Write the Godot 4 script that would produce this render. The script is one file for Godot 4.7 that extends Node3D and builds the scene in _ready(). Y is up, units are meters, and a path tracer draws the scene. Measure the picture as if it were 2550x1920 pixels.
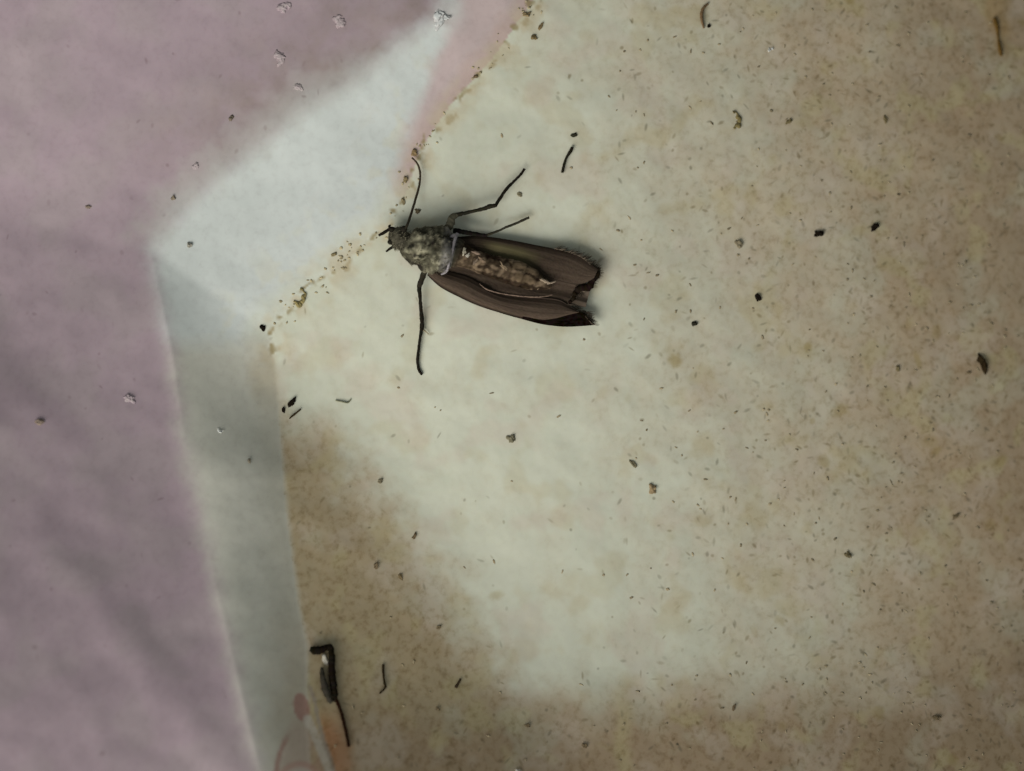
extends Node3D
# A dead moth lying on a stained, folded sheet of printed packaging.
# Layout units: 56 to the millimetre, measured over the sheet from its upper left corner.
const PER_MM := 56.0
const MM := 0.001
const CX := 1275.0
const CY := 960.0

var rng := RandomNumberGenerator.new()
var n_low := FastNoiseLite.new()
var n_mid := FastNoiseLite.new()
var n_fine := FastNoiseLite.new()
var n_body := FastNoiseLite.new()
var taken := {}
var M := {}

# the two creases of the folded edge: where it meets the cream panel, and where it meets the mauve panel
var inner_crease := PackedVector2Array([Vector2(1640, -900), Vector2(1400, -160), Vector2(1320, 10), Vector2(1230, 140), Vector2(1120, 262), Vector2(1045, 375), Vector2(1015, 470), Vector2(968, 560), Vector2(860, 640), Vector2(745, 738), Vector2(668, 828), Vector2(682, 900), Vector2(694, 1040), Vector2(716, 1268), Vector2(749, 1499), Vector2(770, 1600), Vector2(772, 1760), Vector2(790, 1940), Vector2(900, 3000)])
var outer_crease := PackedVector2Array([Vector2(1400, -900), Vector2(1190, -140), Vector2(1090, 48), Vector2(1003, 104), Vector2(876, 196), Vector2(738, 277), Vector2(645, 357), Vector2(553, 427), Vector2(450, 517), Vector2(378, 622), Vector2(412, 765), Vector2(440, 900), Vector2(470, 1095), Vector2(510, 1268), Vector2(578, 1533), Vector2(648, 1798), Vector2(684, 1930), Vector2(850, 3000)])


func _ready() -> void:
	rng.seed = 20250206
	_camera_and_light()
	_noises()
	_materials()
	_sheet()
	_moth()
	_debris()


func _camera_and_light() -> void:
	var cam := Camera3D.new()
	cam.name = "camera"
	add_child(cam)
	cam.fov = 2.0 * rad_to_deg(atan(960.0 / PER_MM / 190.0))
	cam.near = 0.01
	cam.far = 5.0
	cam.look_at_from_position(Vector3(0, 0.190, 0), Vector3(0, 0, 0), Vector3(0, 0, -1))
	var optics := CameraAttributesPhysical.new()
	optics.frustum_focal_length = 12.0 / (960.0 / PER_MM / 190.0)
	optics.exposure_aperture = 24.0
	optics.frustum_focus_distance = 0.1895
	cam.attributes = optics
	cam.current = true
	var we := WorldEnvironment.new()
	we.name = "environment"
	var e := Environment.new()
	e.background_mode = Environment.BG_COLOR
	e.background_color = Color(0.80, 0.83, 0.82)
	e.background_energy_multiplier = 0.30
	e.tonemap_mode = Environment.TONE_MAPPER_LINEAR
	e.tonemap_exposure = 1.0
	e.sdfgi_enabled = true
	e.ssao_enabled = true
	e.ssil_enabled = true
	we.environment = e
	add_child(we)
	# the daylit window or lamp to the lower left of the sheet
	var lamp := AreaLight3D.new()
	lamp.name = "window_light"
	add_child(lamp)
	lamp.area_size = Vector2(0.14, 0.14)
	lamp.light_color = Color(1.0, 0.985, 0.95)
	lamp.light_energy = 0.0465
	lamp.shadow_enabled = true
	lamp.look_at_from_position(Vector3(-0.075, 0.070, 0.105), Vector3(0.0, 0, 0.0), Vector3.UP)


# ---------------------------------------------------------------- helpers

func _noises() -> void:
	for a in [[n_low, 0.0022, 3], [n_mid, 0.011, 3], [n_fine, 0.05, 2], [n_body, 0.02, 3]]:
		var n: FastNoiseLite = a[0]
		n.noise_type = FastNoiseLite.TYPE_SIMPLEX_SMOOTH
		n.frequency = a[1]
		n.fractal_octaves = a[2]
		n.seed = 11 + int(a[1] * 1000)


func _plain(color: Color, rough: float, spec := 0.4) -> StandardMaterial3D:
	var m := StandardMaterial3D.new()
	m.albedo_color = color.linear_to_srgb()
	m.roughness = rough
	m.metallic_specular = spec
	return m


func _tinted(rough: float, spec := 0.35) -> StandardMaterial3D:
	var m := _plain(Color.WHITE, rough, spec)
	m.vertex_color_use_as_albedo = true
	return m


func _materials() -> void:
	M.body = _tinted(0.85, 0.1)
	M.wing = _tinted(0.85, 0.1)
	M.leg = _tinted(0.85, 0.1)
	M.dirt = _tinted(0.85, 0.1)
	M.flake = _tinted(0.8, 0.25)
	M.eye = _plain(Color(0.012, 0.011, 0.01), 0.25, 0.5)


func numbered(called: String) -> String:
	taken[called] = taken.get(called, -1) + 1
	return called if taken[called] == 0 else "%s_%03d" % [called, taken[called]]


func tag(o: Node, label: String, category := "", group := "", kind := "") -> void:
	o.set_meta("label", label)
	if category:
		o.set_meta("category", category)
	if group:
		o.set_meta("group", group)
	if kind:
		o.set_meta("kind", kind)


func obj(called: String, mesh: Mesh, material: Material, parent: Node = null) -> MeshInstance3D:
	var o := MeshInstance3D.new()
	o.mesh = mesh
	o.material_override = material
	if parent == null:
		o.name = numbered(called)
		add_child(o)
	else:
		o.name = called
		parent.add_child(o, true)
	o.cast_shadow = GeometryInstance3D.SHADOW_CASTING_SETTING_ON
	return o


func to_line(p: Vector2, line: PackedVector2Array) -> Vector2:      # x: distance, y: which side (cross product sign)
	var best := 1e18
	var side := 1.0
	for i in line.size() - 1:
		var a := line[i]
		var ab := line[i + 1] - a
		var ap := p - a
		var t := clampf(ap.dot(ab) / ab.length_squared(), 0.0, 1.0)
		var d := (ap - ab * t).length_squared()
		if d < best - 1e-6:
			best = d
			side = signf(ab.cross(ap))
		elif d < best + 1.0 and t == 0.0:
			# at a corner: the sign that belongs to the bend
			var prev := line[i] - line[maxi(i - 1, 0)]
			side = signf(prev.normalized().cross(ap) + ab.normalized().cross(ap))
	return Vector2(sqrt(best), side)


func ramp(d: float, soft: float) -> float:                           # 0 for d << 0, d for d >> 0, rounded over soft
	return 0.5 * (d + sqrt(d * d + soft * soft))


func floor_relief(p: Vector2) -> float:                              # millimetres, the bent cream panel
	var h := 0.0
	# the panel bends up along its lower left and along its lower edge
	var d1 := (p - Vector2(905, 1180)).dot(Vector2(-0.80, 0.60))
	var r1 := ramp(d1, 90.0) * smoothstep(860.0, 1200.0, p.y)
	var d2 := p.y - (1705.0 - 0.045 * (p.x - 1250.0))
	var r2 := ramp(d2, 150.0)
	h += (0.46 * r1 + 0.46 * r2) / PER_MM
	# and falls away to the right
	var r := maxf(p.x + 0.15 * (700.0 - p.y) - 1150.0, 0.0)
	h -= 0.32 * r * r / (2.0 * 1450.0) / PER_MM
	h += 0.10 * n_low.get_noise_2d(p.x, p.y) + 0.018 * n_mid.get_noise_2d(p.x, p.y)
	return h


func panel_relief(p: Vector2) -> float:                              # the mauve panel
	var along := (p - Vector2(0, 1300)).dot(Vector2(0.78, -0.62))
	var h := 0.02 * sin(along / 62.0) * smoothstep(900.0, 1400.0, p.y)
	var past := p.y - (622.0 + 0.19 * (p.x - 378.0))
	# a long soft pleat running down to the right
	var pleat := (p - Vector2(150, 1350)).dot(Vector2(0.76, -0.65))
	h += 0.11 * exp(-pow(pleat / 55.0, 2.0)) * smoothstep(1150.0, 1500.0, p.y) + 0.05 * exp(-pow((pleat + 170.0) / 70.0, 2.0)) * smoothstep(1150.0, 1500.0, p.y)
	h += 0.0016 * ramp(past, 24.0) + 0.0006 * ramp(-past, 24.0)
	return h + 0.10 * n_low.get_noise_2d(p.x * 1.3 + 900.0, p.y * 1.3) + 0.003 * n_mid.get_noise_2d(p.x, p.y)


func relief(p: Vector2, e: Vector2, o: Vector2) -> float:
	# e.y > 0: on the mauve side of the inner crease; o.y > 0: on the mauve side of the outer crease
	var lift := 0.50 + 0.75 * smoothstep(450.0, 860.0, p.y) + 2.2 * smoothstep(850.0, 1750.0, p.y) + 0.0036 * ramp(p.y - 1500.0, 160.0)
	if e.y < 0.0:
		return floor_relief(p)
	var t := 1.0
	if o.y < 0.0:
		# two facets that meet along a rounded ridge between the corners of both creases
		var over := (p - corner_out).cross(corner_in - corner_out) / (corner_in - corner_out).length()
		var w := smoothstep(-24.0, 24.0, over)
		if w > 0.0:
			t = facet(p, inner_up, outer_up)
		if w < 1.0:
			t = lerpf(facet(p, inner_low, outer_low), t, w)
		t = lerpf(t, t * t * (3.0 - 2.0 * t), 0.3)
	var top := lift + panel_relief(p)
	if o.y > 0.0:
		top += 0.0034 * (ramp(o.x - 40.0, 60.0) - 16.06) * smoothstep(700.0, 1100.0, p.y)
	var h := lerpf(floor_relief(p), top, t)
	if o.y < 0.0:
		h += 0.03 * n_low.get_noise_2d(p.x * 2.0, p.y * 2.0) * t * (1.0 - t) * 4.0
	return h


var corner_out := Vector2(378, 622)
var corner_in := Vector2(668, 828)
var inner_up := inner_crease.slice(0, 11)
var inner_low := inner_crease.slice(10)
var outer_up := outer_crease.slice(0, 10)
var outer_low := outer_crease.slice(9)


func facet(p: Vector2, inner: PackedVector2Array, outer: PackedVector2Array) -> float:
	var e := to_line(p, inner).x / to_line(corner_out, inner).x
	var o := to_line(p, outer).x / to_line(corner_in, outer).x
	return e / maxf(e + o, 0.001)


func ground(p: Vector2) -> float:
	return relief(p, sided(p, inner_crease), sided(p, outer_crease))


func sided(p: Vector2, line: PackedVector2Array) -> Vector2:
	var v := to_line(p, line)
	return Vector2(v.x, v.y)


func at(p: Vector2, h := 0.0) -> Vector3:                            # a point of the sheet, h millimetres above it
	return Vector3((p.x - CX) / PER_MM, ground(p) + h, (p.y - CY) / PER_MM) * MM


func flat(p: Vector2, y: float) -> Vector3:
	return Vector3((p.x - CX) / PER_MM, y, (p.y - CY) / PER_MM) * MM


# ---------------------------------------------------------------- the sheet

const NX := 600
const NY := 460

func spread(u: float, half: float, far_half: float) -> float:         # dense in the middle, coarse towards the sheet's rim
	var v := (u - 0.5) * 2.0
	if absf(v) < 0.84:
		return v / 0.84 * half
	return signf(v) * lerpf(half, far_half, (absf(v) - 0.84) / 0.16)


func gather(x: float, half: float, far_half: float) -> float:
	var a := absf(x)
	var v := a / half * 0.84 if a < half else 0.84 + 0.16 * (a - half) / (far_half - half)
	return 0.5 + 0.5 * signf(x) * v


func uv_of(p: Vector2) -> Vector2:
	return Vector2(gather(p.x - CX, 1330.0, 3200.0), gather(p.y - CY, 1010.0, 2600.0))


func _sheet() -> void:
	var verts := PackedVector3Array()
	var uvs := PackedVector2Array()
	var uv2 := PackedVector2Array()
	var zone := PackedInt32Array()
	verts.resize(NX * NY)
	uvs.resize(NX * NY)
	uv2.resize(NX * NY)
	zone.resize(NX * NY)
	var img := Image.create(NX, NY, false, Image.FORMAT_RGB8)
	var browning_img := Image.create(NX, NY, false, Image.FORMAT_RGB8)
	for j in NY:
		for i in NX:
			var k := j * NX + i
			var u := float(i) / (NX - 1)
			var v := float(j) / (NY - 1)
			var p := Vector2(CX + spread(u, 1330.0, 3200.0), CY + spread(v, 1010.0, 2600.0))
			var e := sided(p, inner_crease)
			var o := sided(p, outer_crease)
			verts[k] = Vector3((p.x - CX) / PER_MM, relief(p, e, o), (p.y - CY) / PER_MM) * MM
			uvs[k] = Vector2((i + 0.5) / NX, (j + 0.5) / NY)
			uv2[k] = p / 520.0
			if e.y < 0.0:
				zone[k] = 0
			elif o.y > 0.0:
				zone[k] = 1
			else:
				zone[k] = 2 if (p - corner_out).cross(corner_in - corner_out) > 0.0 else 3
			var browning := clampf(0.12 + 0.9 * stain_and_shade(p), 0.0, 1.0)
			browning_img.set_pixel(i, j, Color(browning, browning, browning))
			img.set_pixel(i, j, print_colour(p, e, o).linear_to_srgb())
	var mask := ImageTexture.create_from_image(browning_img)
	img.resize(2000, 1534, Image.INTERPOLATE_CUBIC)
	fine_print(img)
	# normals from the whole sheet, so that the pieces meet without a seam in the light
	var norms := PackedVector3Array()
	norms.resize(NX * NY)
	for j in NY:
		for i in NX:
			var dx := verts[j * NX + mini(i + 1, NX - 1)] - verts[j * NX + maxi(i - 1, 0)]
			var dz := verts[mini(j + 1, NY - 1) * NX + i] - verts[maxi(j - 1, 0) * NX + i]
			norms[j * NX + i] = dz.cross(dx).normalized()
	var paper := StandardMaterial3D.new()
	paper.albedo_texture = ImageTexture.create_from_image(img)
	paper.texture_repeat = true
	paper.roughness = 0.62
	paper.metallic_specular = 0.3
	var grain := FastNoiseLite.new()
	grain.seed = 5
	grain.noise_type = FastNoiseLite.TYPE_SIMPLEX_SMOOTH
	grain.frequency = 0.018
	grain.fractal_octaves = 5
	grain.fractal_gain = 0.62
	var gt := NoiseTexture2D.new()
	gt.width = 1024
	gt.height = 1024
	gt.seamless = true
	gt.noise = grain
	var gr := Gradient.new()
	gr.offsets = PackedFloat32Array([0.0, 0.3, 0.55, 1.0])
	gr.colors = PackedColorArray([Color(0.78, 0.755, 0.69), Color(0.92, 0.905, 0.875), Color(0.985, 0.985, 0.98), Color(1, 1, 1)])
	gt.color_ramp = gr
	paper.detail_enabled = true
	paper.detail_albedo = gt
	paper.detail_mask = mask
	paper.detail_blend_mode = BaseMaterial3D.BLEND_MODE_MUL
	paper.detail_uv_layer = BaseMaterial3D.DETAIL_UV_2
	var inked: StandardMaterial3D = paper.duplicate()
	inked.detail_mask = null
	var gt2: NoiseTexture2D = gt.duplicate()
	var gr2: Gradient = gr.duplicate()
	gr2.colors = PackedColorArray([Color(0.95, 0.945, 0.945), Color(0.98, 0.978, 0.978), Color(0.995, 0.995, 0.995), Color(1, 1, 1)])
	gt2.color_ramp = gr2
	inked.detail_albedo = gt2
	var sheet := Node3D.new()
	sheet.name = "paper_sheet"
	add_child(sheet)
	tag(sheet, "creased packaging sheet with mauve panel, white folded edge and stained cream panel", "", "", "structure")
	var names := ["cream_panel", "mauve_panel", "white_fold", "grey_fold"]
	var labels := ["stained cream paper panel flecked with dirt under the moth", "dull mauve printed panel beyond the fold", "bright white facet of the folded edge", "shaded grey facet of the folded edge"]
	var idx := [PackedInt32Array(), PackedInt32Array(), PackedInt32Array(), PackedInt32Array()]
	for j in NY - 1:
		for i in NX - 1:
			var k := j * NX + i
			var a: PackedInt32Array = idx[zone[k]]
			a.append_array([k, k + 1, k + NX, k + 1, k + NX + 1, k + NX])
			idx[zone[k]] = a
	for z in 4:
		# keep only the vertices that this piece uses
		var new_of := {}
		var pv := PackedVector3Array()
		var pn := PackedVector3Array()
		var pu := PackedVector2Array()
		var pu2 := PackedVector2Array()
		var pi := PackedInt32Array()
		for k in idx[z]:
			if not new_of.has(k):
				new_of[k] = pv.size()
				pv.append(verts[k])
				pn.append(norms[k])
				pu.append(uvs[k])
				pu2.append(uv2[k])
			pi.append(new_of[k])
		var arr := []
		arr.resize(Mesh.ARRAY_MAX)
		arr[Mesh.ARRAY_VERTEX] = pv
		arr[Mesh.ARRAY_NORMAL] = pn
		arr[Mesh.ARRAY_TEX_UV] = pu
		arr[Mesh.ARRAY_TEX_UV2] = pu2
		arr[Mesh.ARRAY_INDEX] = pi
		var mesh := ArrayMesh.new()
		mesh.add_surface_from_arrays(Mesh.PRIMITIVE_TRIANGLES, arr)
		var o := obj(names[z], mesh, paper if z == 0 else inked, sheet)
		o.set_meta("label", labels[z])


func mix3(a: Vector3, b: Vector3, t: float) -> Vector3:
	return a + (b - a) * clampf(t, 0.0, 1.0)


func stain_and_shade(p: Vector2) -> float:                                    # brown stain to the right; stain plus painted shade along the bottom and lower left
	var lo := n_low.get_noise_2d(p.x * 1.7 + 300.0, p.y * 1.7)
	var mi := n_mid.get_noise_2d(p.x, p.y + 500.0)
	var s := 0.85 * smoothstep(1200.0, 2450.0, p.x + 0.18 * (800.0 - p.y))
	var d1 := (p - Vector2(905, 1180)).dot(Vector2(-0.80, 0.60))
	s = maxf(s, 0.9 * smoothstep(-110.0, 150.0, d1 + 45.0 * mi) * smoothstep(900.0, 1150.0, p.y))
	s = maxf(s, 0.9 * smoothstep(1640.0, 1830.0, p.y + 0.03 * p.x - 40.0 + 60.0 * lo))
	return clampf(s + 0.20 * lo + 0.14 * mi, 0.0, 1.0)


func print_colour(p: Vector2, e: Vector2, o: Vector2) -> Color:       # linear base colour of ink, paper, stains and painted shade
	var lo := n_low.get_noise_2d(p.x * 1.7 + 300.0, p.y * 1.7)
	var mi := n_mid.get_noise_2d(p.x, p.y + 500.0)
	var fi := n_fine.get_noise_2d(p.x, p.y)
	var cream := Vector3(0.605, 0.62, 0.515)
	var brown := Vector3(0.475, 0.365, 0.245)
	var ochre := Vector3(0.47, 0.40, 0.235)
	var white := Vector3(0.59, 0.63, 0.615)
	var mauve := Vector3(0.395, 0.310, 0.352)
	var pink := Vector3(0.54, 0.445, 0.445)
	var de := e.x * e.y
	var dq := o.x * o.y
	var s := stain_and_shade(p)
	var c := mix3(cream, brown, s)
	c = mix3(c, Vector3(0.40, 0.325, 0.195), 0.65 * smoothstep(-40.0, 200.0, (p - Vector2(905, 1180)).dot(Vector2(-0.80, 0.60)) + 60.0 * mi) * smoothstep(950.0, 1200.0, p.y))  # olive brown stain, deepened with painted shade on the lower left slope
	c = mix3(c, Vector3(0.37, 0.275, 0.18), 0.85 * smoothstep(1660.0, 1880.0, p.y + 0.03 * p.x - 40.0 + 50.0 * lo) + 0.7 * smoothstep(1950.0, 2600.0, p.x + 60.0 * lo))  # deeper brown stain at the right; along the bottom also painted shade
	c = mix3(c, ochre, (0.25 + 0.5 * s) * smoothstep(0.12, 0.5, n_mid.get_noise_2d(p.x * 0.55 + 70.0, p.y * 0.55)))
	c = mix3(c, Vector3(0.55, 0.575, 0.47), 0.25 * smoothstep(0.1, 0.5, n_mid.get_noise_2d(p.x * 0.4, p.y * 0.4 + 900.0)))
	c = mix3(c, Vector3(0.56, 0.48, 0.40), 0.35 * smoothstep(0.1, 0.5, n_mid.get_noise_2d(p.x * 0.45 + 400.0, p.y * 0.45 - 300.0)))
	# streak of ochre near the bottom
	c = mix3(c, ochre, 0.7 * smoothstep(34.0, 4.0, absf(p.x - 1550.0 + 14.0 * mi)) * smoothstep(1660.0, 1800.0, p.y))
	# rust at the upper right corner
	c = mix3(c, Vector3(0.36, 0.25, 0.12), 0.75 * smoothstep(48.0, 6.0, absf(p.x - 2515.0 - 0.12 * p.y) + 25.0 * mi) * smoothstep(160.0, 90.0, p.y))
	# the folded edge: bare paper, tinged where it meets the cream panel
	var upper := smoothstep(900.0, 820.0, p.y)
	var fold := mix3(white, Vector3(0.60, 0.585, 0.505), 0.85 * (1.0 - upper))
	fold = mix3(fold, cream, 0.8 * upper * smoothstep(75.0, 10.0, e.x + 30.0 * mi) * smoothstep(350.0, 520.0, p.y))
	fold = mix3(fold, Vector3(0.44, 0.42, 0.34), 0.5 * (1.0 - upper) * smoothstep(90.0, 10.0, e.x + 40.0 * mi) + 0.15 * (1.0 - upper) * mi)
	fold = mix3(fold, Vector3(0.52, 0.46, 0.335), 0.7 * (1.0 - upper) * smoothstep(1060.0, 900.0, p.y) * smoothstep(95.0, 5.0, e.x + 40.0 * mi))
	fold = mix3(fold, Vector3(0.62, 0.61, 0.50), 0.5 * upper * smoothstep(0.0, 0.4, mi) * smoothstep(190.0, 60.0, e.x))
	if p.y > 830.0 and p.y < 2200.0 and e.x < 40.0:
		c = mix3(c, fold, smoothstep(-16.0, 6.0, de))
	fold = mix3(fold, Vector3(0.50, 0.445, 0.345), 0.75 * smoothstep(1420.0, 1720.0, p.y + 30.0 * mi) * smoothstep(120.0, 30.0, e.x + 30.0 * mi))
	# pink wash on its upper end
	var edge := sided(p, wash_line)
	var wash := smoothstep(-18.0, 40.0, -edge.x * edge.y + 16.0 * mi) * smoothstep(520.0, 400.0, p.y)
	fold = mix3(fold, pink, wash)
	fold = mix3(fold, Vector3(0.50, 0.37, 0.32), 0.55 * wash * smoothstep(60.0, 5.0, e.x + 25.0 * mi))
	if p.y < 220.0:
		fold = mix3(fold, Vector3(0.62, 0.62, 0.61), 0.5 * smoothstep(70.0, 10.0, (p - Vector2(1110, 40)).length()))
	# mauve ink, rubbed thin along the fold
	var ink := mix3(mauve, Vector3(0.345, 0.298, 0.302), 0.4 * smoothstep(0.0, 0.5, lo + 0.2))
	ink = mix3(ink, Vector3(0.29, 0.232, 0.225), smoothstep(330.0, 40.0, o.x) * smoothstep(520.0, 250.0, p.y) * (0.55 + 0.6 * mi))
	ink *= 1.0 + 0.10 * lo + 0.06 * mi
	if e.y > 0.0:
		var rub := 15.0 * mi + 4.0 * fi
		var k := smoothstep(-44.0, 48.0, dq + rub)
		c = mix3(fold, ink, k)
		# worn grey band just beyond the crease
		var worn := smoothstep(75.0, 10.0, absf(dq - 22.0) + 40.0 * mi) * smoothstep(100.0, 200.0, p.y) * smoothstep(640.0, 560.0, p.y)
		c = mix3(c, Vector3(0.44, 0.425, 0.40), 0.5 * worn)
	# dirt gathered in the crease
	if p.y < 900.0 and p.y > -200.0:
		var line := smoothstep(13.0, 1.0, absf(de + 6.0 + 26.0 * mi))
		c = mix3(c, Vector3(0.28, 0.22, 0.10), 0.8 * line * smoothstep(-0.02, 0.3, n_fine.get_noise_2d(p.x * 0.55, p.y * 0.55 + 60.0)))
		c = mix3(c, Vector3(0.53, 0.455, 0.31), 0.55 * smoothstep(60.0, 6.0, absf(de + 8.0)) * smoothstep(-0.15, 0.3, mi))
	# the printed scroll at the bottom
	c = scroll_print(p, c, mi)
	return Color(c.x, c.y, c.z)


var wash_line := PackedVector2Array([Vector2(1180, -200), Vector2(1120, 30), Vector2(1055, 200), Vector2(1014, 300), Vector2(998, 370), Vector2(962, 470), Vector2(900, 560)])
var scroll_stem := PackedVector2Array([Vector2(781, 1692), Vector2(795, 1730), Vector2(803, 1770), Vector2(818, 1822), Vector2(838, 1870), Vector2(852, 1925), Vector2(880, 2010)])
var scroll_rim := PackedVector2Array([Vector2(748, 1700), Vector2(740, 1784), Vector2(714, 1850), Vector2(704, 1920), Vector2(704, 2010)])
var scroll_band := PackedVector2Array([Vector2(778, 1770), Vector2(796, 1806), Vector2(815, 1850), Vector2(838, 1900), Vector2(855, 1990)])

func scroll_print(p: Vector2, c0: Vector3, mi: float) -> Vector3:
	var c := c0
	if p.x < 640.0 or p.x > 960.0 or p.y < 1640.0 or p.y > 2100.0:
		return c
	var orange := Vector3(0.44, 0.185, 0.075)
	var rose := Vector3(0.44, 0.26, 0.215)
	var pale := Vector3(0.53, 0.49, 0.42)
	# orange ground to the right of the stem
	var stem := sided(p, scroll_stem)
	var right := -stem.x * stem.y
	var out := smoothstep(1730.0, 1790.0, p.y) * smoothstep(-2.0, 10.0, right) * smoothstep(915.0, 850.0, p.x + 24.0 * mi + 0.25 * (1900.0 - p.y))
	c = mix3(c, orange, 0.62 * out)
	# rose ground between stem and the curved outer line
	var rim := sided(p, scroll_rim)
	var inside := -rim.x * rim.y
	c = mix3(c, rose, 0.28 * smoothstep(4.0, -12.0, right) * smoothstep(-14.0, 14.0, inside + 10.0 * mi) * smoothstep(1740.0, 1800.0, p.y))
	c = mix3(c, rose * 0.88, 0.8 * smoothstep(8.0, 3.0, rim.x + 5.0 * mi) * smoothstep(1790.0, 1830.0, p.y))
	# the small bud
	var q := (p - Vector2(763, 1742)).rotated(0.25)
	var bud := Vector2(q.x / 19.0, q.y / 36.0).length()
	c = mix3(c, rose * 0.88, 0.9 * smoothstep(1.05, 0.85, bud))
	# pale band and grey stem
	c = mix3(c, pale, 0.75 * smoothstep(13.0, 7.0, sided(p, scroll_band).x))
	c = mix3(c, Vector3(0.33, 0.28, 0.24), 0.7 * smoothstep(6.0, 2.5, stem.x) * smoothstep(1680.0, 1700.0, p.y))
	# the curl: a pale ring inside a rose one
	var r := (p - Vector2(762, 1922)).length()
	c = mix3(c, rose, 0.6 * smoothstep(60.0, 52.0, r))
	c = mix3(c, pale, 0.7 * smoothstep(46.0, 38.0, r))
	c = mix3(c, rose * 0.9, 0.6 * smoothstep(23.0, 15.0, (p - Vector2(764, 1912)).length()))
	return c


func fine_print(img: Image) -> void:                                   # small stains and flecks sunk into the paper
	var w := img.get_width()
	var h := img.get_height()
	var r := RandomNumberGenerator.new()
	r.seed = 77
	for n in 3600:
		var p := Vector2(r.randf_range(620.0, 2600.0), r.randf_range(-40.0, 1960.0))
		var keep := 0.08 + 0.92 * smoothstep(1250.0, 2300.0, p.x) + 0.5 * smoothstep(1600.0, 1800.0, p.y)
		if r.randf() > keep or sided(p, inner_crease).y > 0.0:
			continue
		var c := uv_of(p) * Vector2(w, h)
		var len := r.randf_range(1.6, 6.0)
		var wide := r.randf_range(1.1, 2.6)
		var ang := r.randf_range(0.0, PI)
		var dark := r.randf_range(0.05, 0.30)
		var hue := Color(0.30, 0.24, 0.12) if r.randf() < 0.5 else Color(0.25, 0.24, 0.18)
		stamp(img, c, len, wide, ang, hue, dark)
	# larger ochre blots
	for n in 80:
		var p := Vector2(r.randf_range(760.0, 2600.0), r.randf_range(-40.0, 1960.0))
		if r.randf() > 0.03 + 0.97 * smoothstep(1500.0, 2300.0, p.x) or sided(p, inner_crease).y > 0.0:
			continue
		stamp(img, uv_of(p) * Vector2(w, h), r.randf_range(5.0, 16.0), r.randf_range(4.0, 11.0), r.randf_range(0.0, PI), Color(0.55, 0.47, 0.26), r.randf_range(0.12, 0.4))
	# faint scuffs on the mauve panel
	for n in 160:
		var p := Vector2(r.randf_range(-30.0, 1000.0), r.randf_range(-30.0, 1960.0))
		if sided(p, outer_crease).y < 0.0:
			continue
		stamp(img, uv_of(p) * Vector2(w, h), r.randf_range(1.5, 5.0), r.randf_range(1.0, 3.0), r.randf_range(0.0, PI), Color(0.30, 0.22, 0.22) if r.randf() < 0.6 else Color(0.72, 0.66, 0.66), r.randf_range(0.05, 0.2))


func stamp(img: Image, c: Vector2, len: float, wide: float, ang: float, hue: Color, strength: float) -> void:
	var reach := int(ceil(maxf(len, wide) * 1.6)) + 1
	for y in range(int(c.y) - reach, int(c.y) + reach + 1):
		for x in range(int(c.x) - reach, int(c.x) + reach + 1):
			if x < 0 or y < 0 or x >= img.get_width() or y >= img.get_height():
				continue
			var q := (Vector2(x + 0.5, y + 0.5) - c).rotated(-ang)
			var d := Vector2(q.x / len, q.y / wide).length()
			var a := strength * smoothstep(1.5, 0.4, d + 0.25 * n_mid.get_noise_2d(x * 9.0, y * 9.0))
			if a > 0.004:
				img.set_pixel(x, y, img.get_pixel(x, y).lerp(hue, a))


# ---------------------------------------------------------------- small shapes

func smooth_path(pts: Array, steps: int) -> Array:                      # Catmull-Rom through Vector4 (x, y, z, radius)
	var out := []
	for i in pts.size() - 1:
		var a: Vector4 = pts[maxi(i - 1, 0)]
		var b: Vector4 = pts[i]
		var c: Vector4 = pts[i + 1]
		var d: Vector4 = pts[mini(i + 2, pts.size() - 1)]
		for k in steps:
			var t := float(k) / steps
			out.append(0.5 * ((2.0 * b) + (c - a) * t + (2.0 * a - 5.0 * b + 4.0 * c - d) * t * t + (3.0 * b - a - 3.0 * c + d) * t * t * t))
	out.append(pts[-1])
	return out


func add_tube(st: SurfaceTool, path: Array, sides: int, color: Color, rough := 0.0, color_end = null, squash := 1.0) -> void:
	# path: Vector4 in metres; closed at both ends
	var rings := []
	var n := path.size()
	for i in n:
		var p: Vector4 = path[i]
		var a: Vector4 = path[maxi(i - 1, 0)]
		var b: Vector4 = path[mini(i + 1, n - 1)]
		var dir := Vector3(b.x - a.x, b.y - a.y, b.z - a.z).normalized()
		var side := dir.cross(Vector3.UP)
		side = side.normalized() if side.length() > 0.05 else dir.cross(Vector3.RIGHT).normalized()
		var up := side.cross(dir).normalized()
		var ring := []
		for k in sides:
			var th := TAU * k / sides
			var w := 1.0 + rough * n_body.get_noise_3d(p.x * 4e5, k * 23.0, p.z * 4e5)
			ring.append(Vector3(p.x, p.y, p.z) + (side * cos(th) + up * sin(th) * squash) * p.w * w)
		rings.append(ring)
	for i in n:
		var col: Color = color if color_end == null else color.lerp(color_end, float(i) / (n - 1))
		rings[i] = [rings[i], col.lightened(0.0) * (1.0 + rough * n_body.get_noise_1d(i * 31.0))]
	for i in n - 1:
		for k in sides:
			var k2 := (k + 1) % sides
			quad(st, rings[i][0][k], rings[i][0][k2], rings[i + 1][0][k2], rings[i + 1][0][k], rings[i][1], rings[i][1], rings[i + 1][1], rings[i + 1][1])
	for cap in [0, n - 1]:
		var p: Vector4 = path[cap]
		var mid := Vector3(p.x, p.y, p.z)
		for k in sides:
			var k2 := (k + 1) % sides
			st.set_color(rings[cap][1])
			if cap == 0:
				st.add_vertex(mid)
				st.add_vertex(rings[cap][0][k2])
				st.add_vertex(rings[cap][0][k])
			else:
				st.add_vertex(mid)
				st.add_vertex(rings[cap][0][k])
				st.add_vertex(rings[cap][0][k2])


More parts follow.
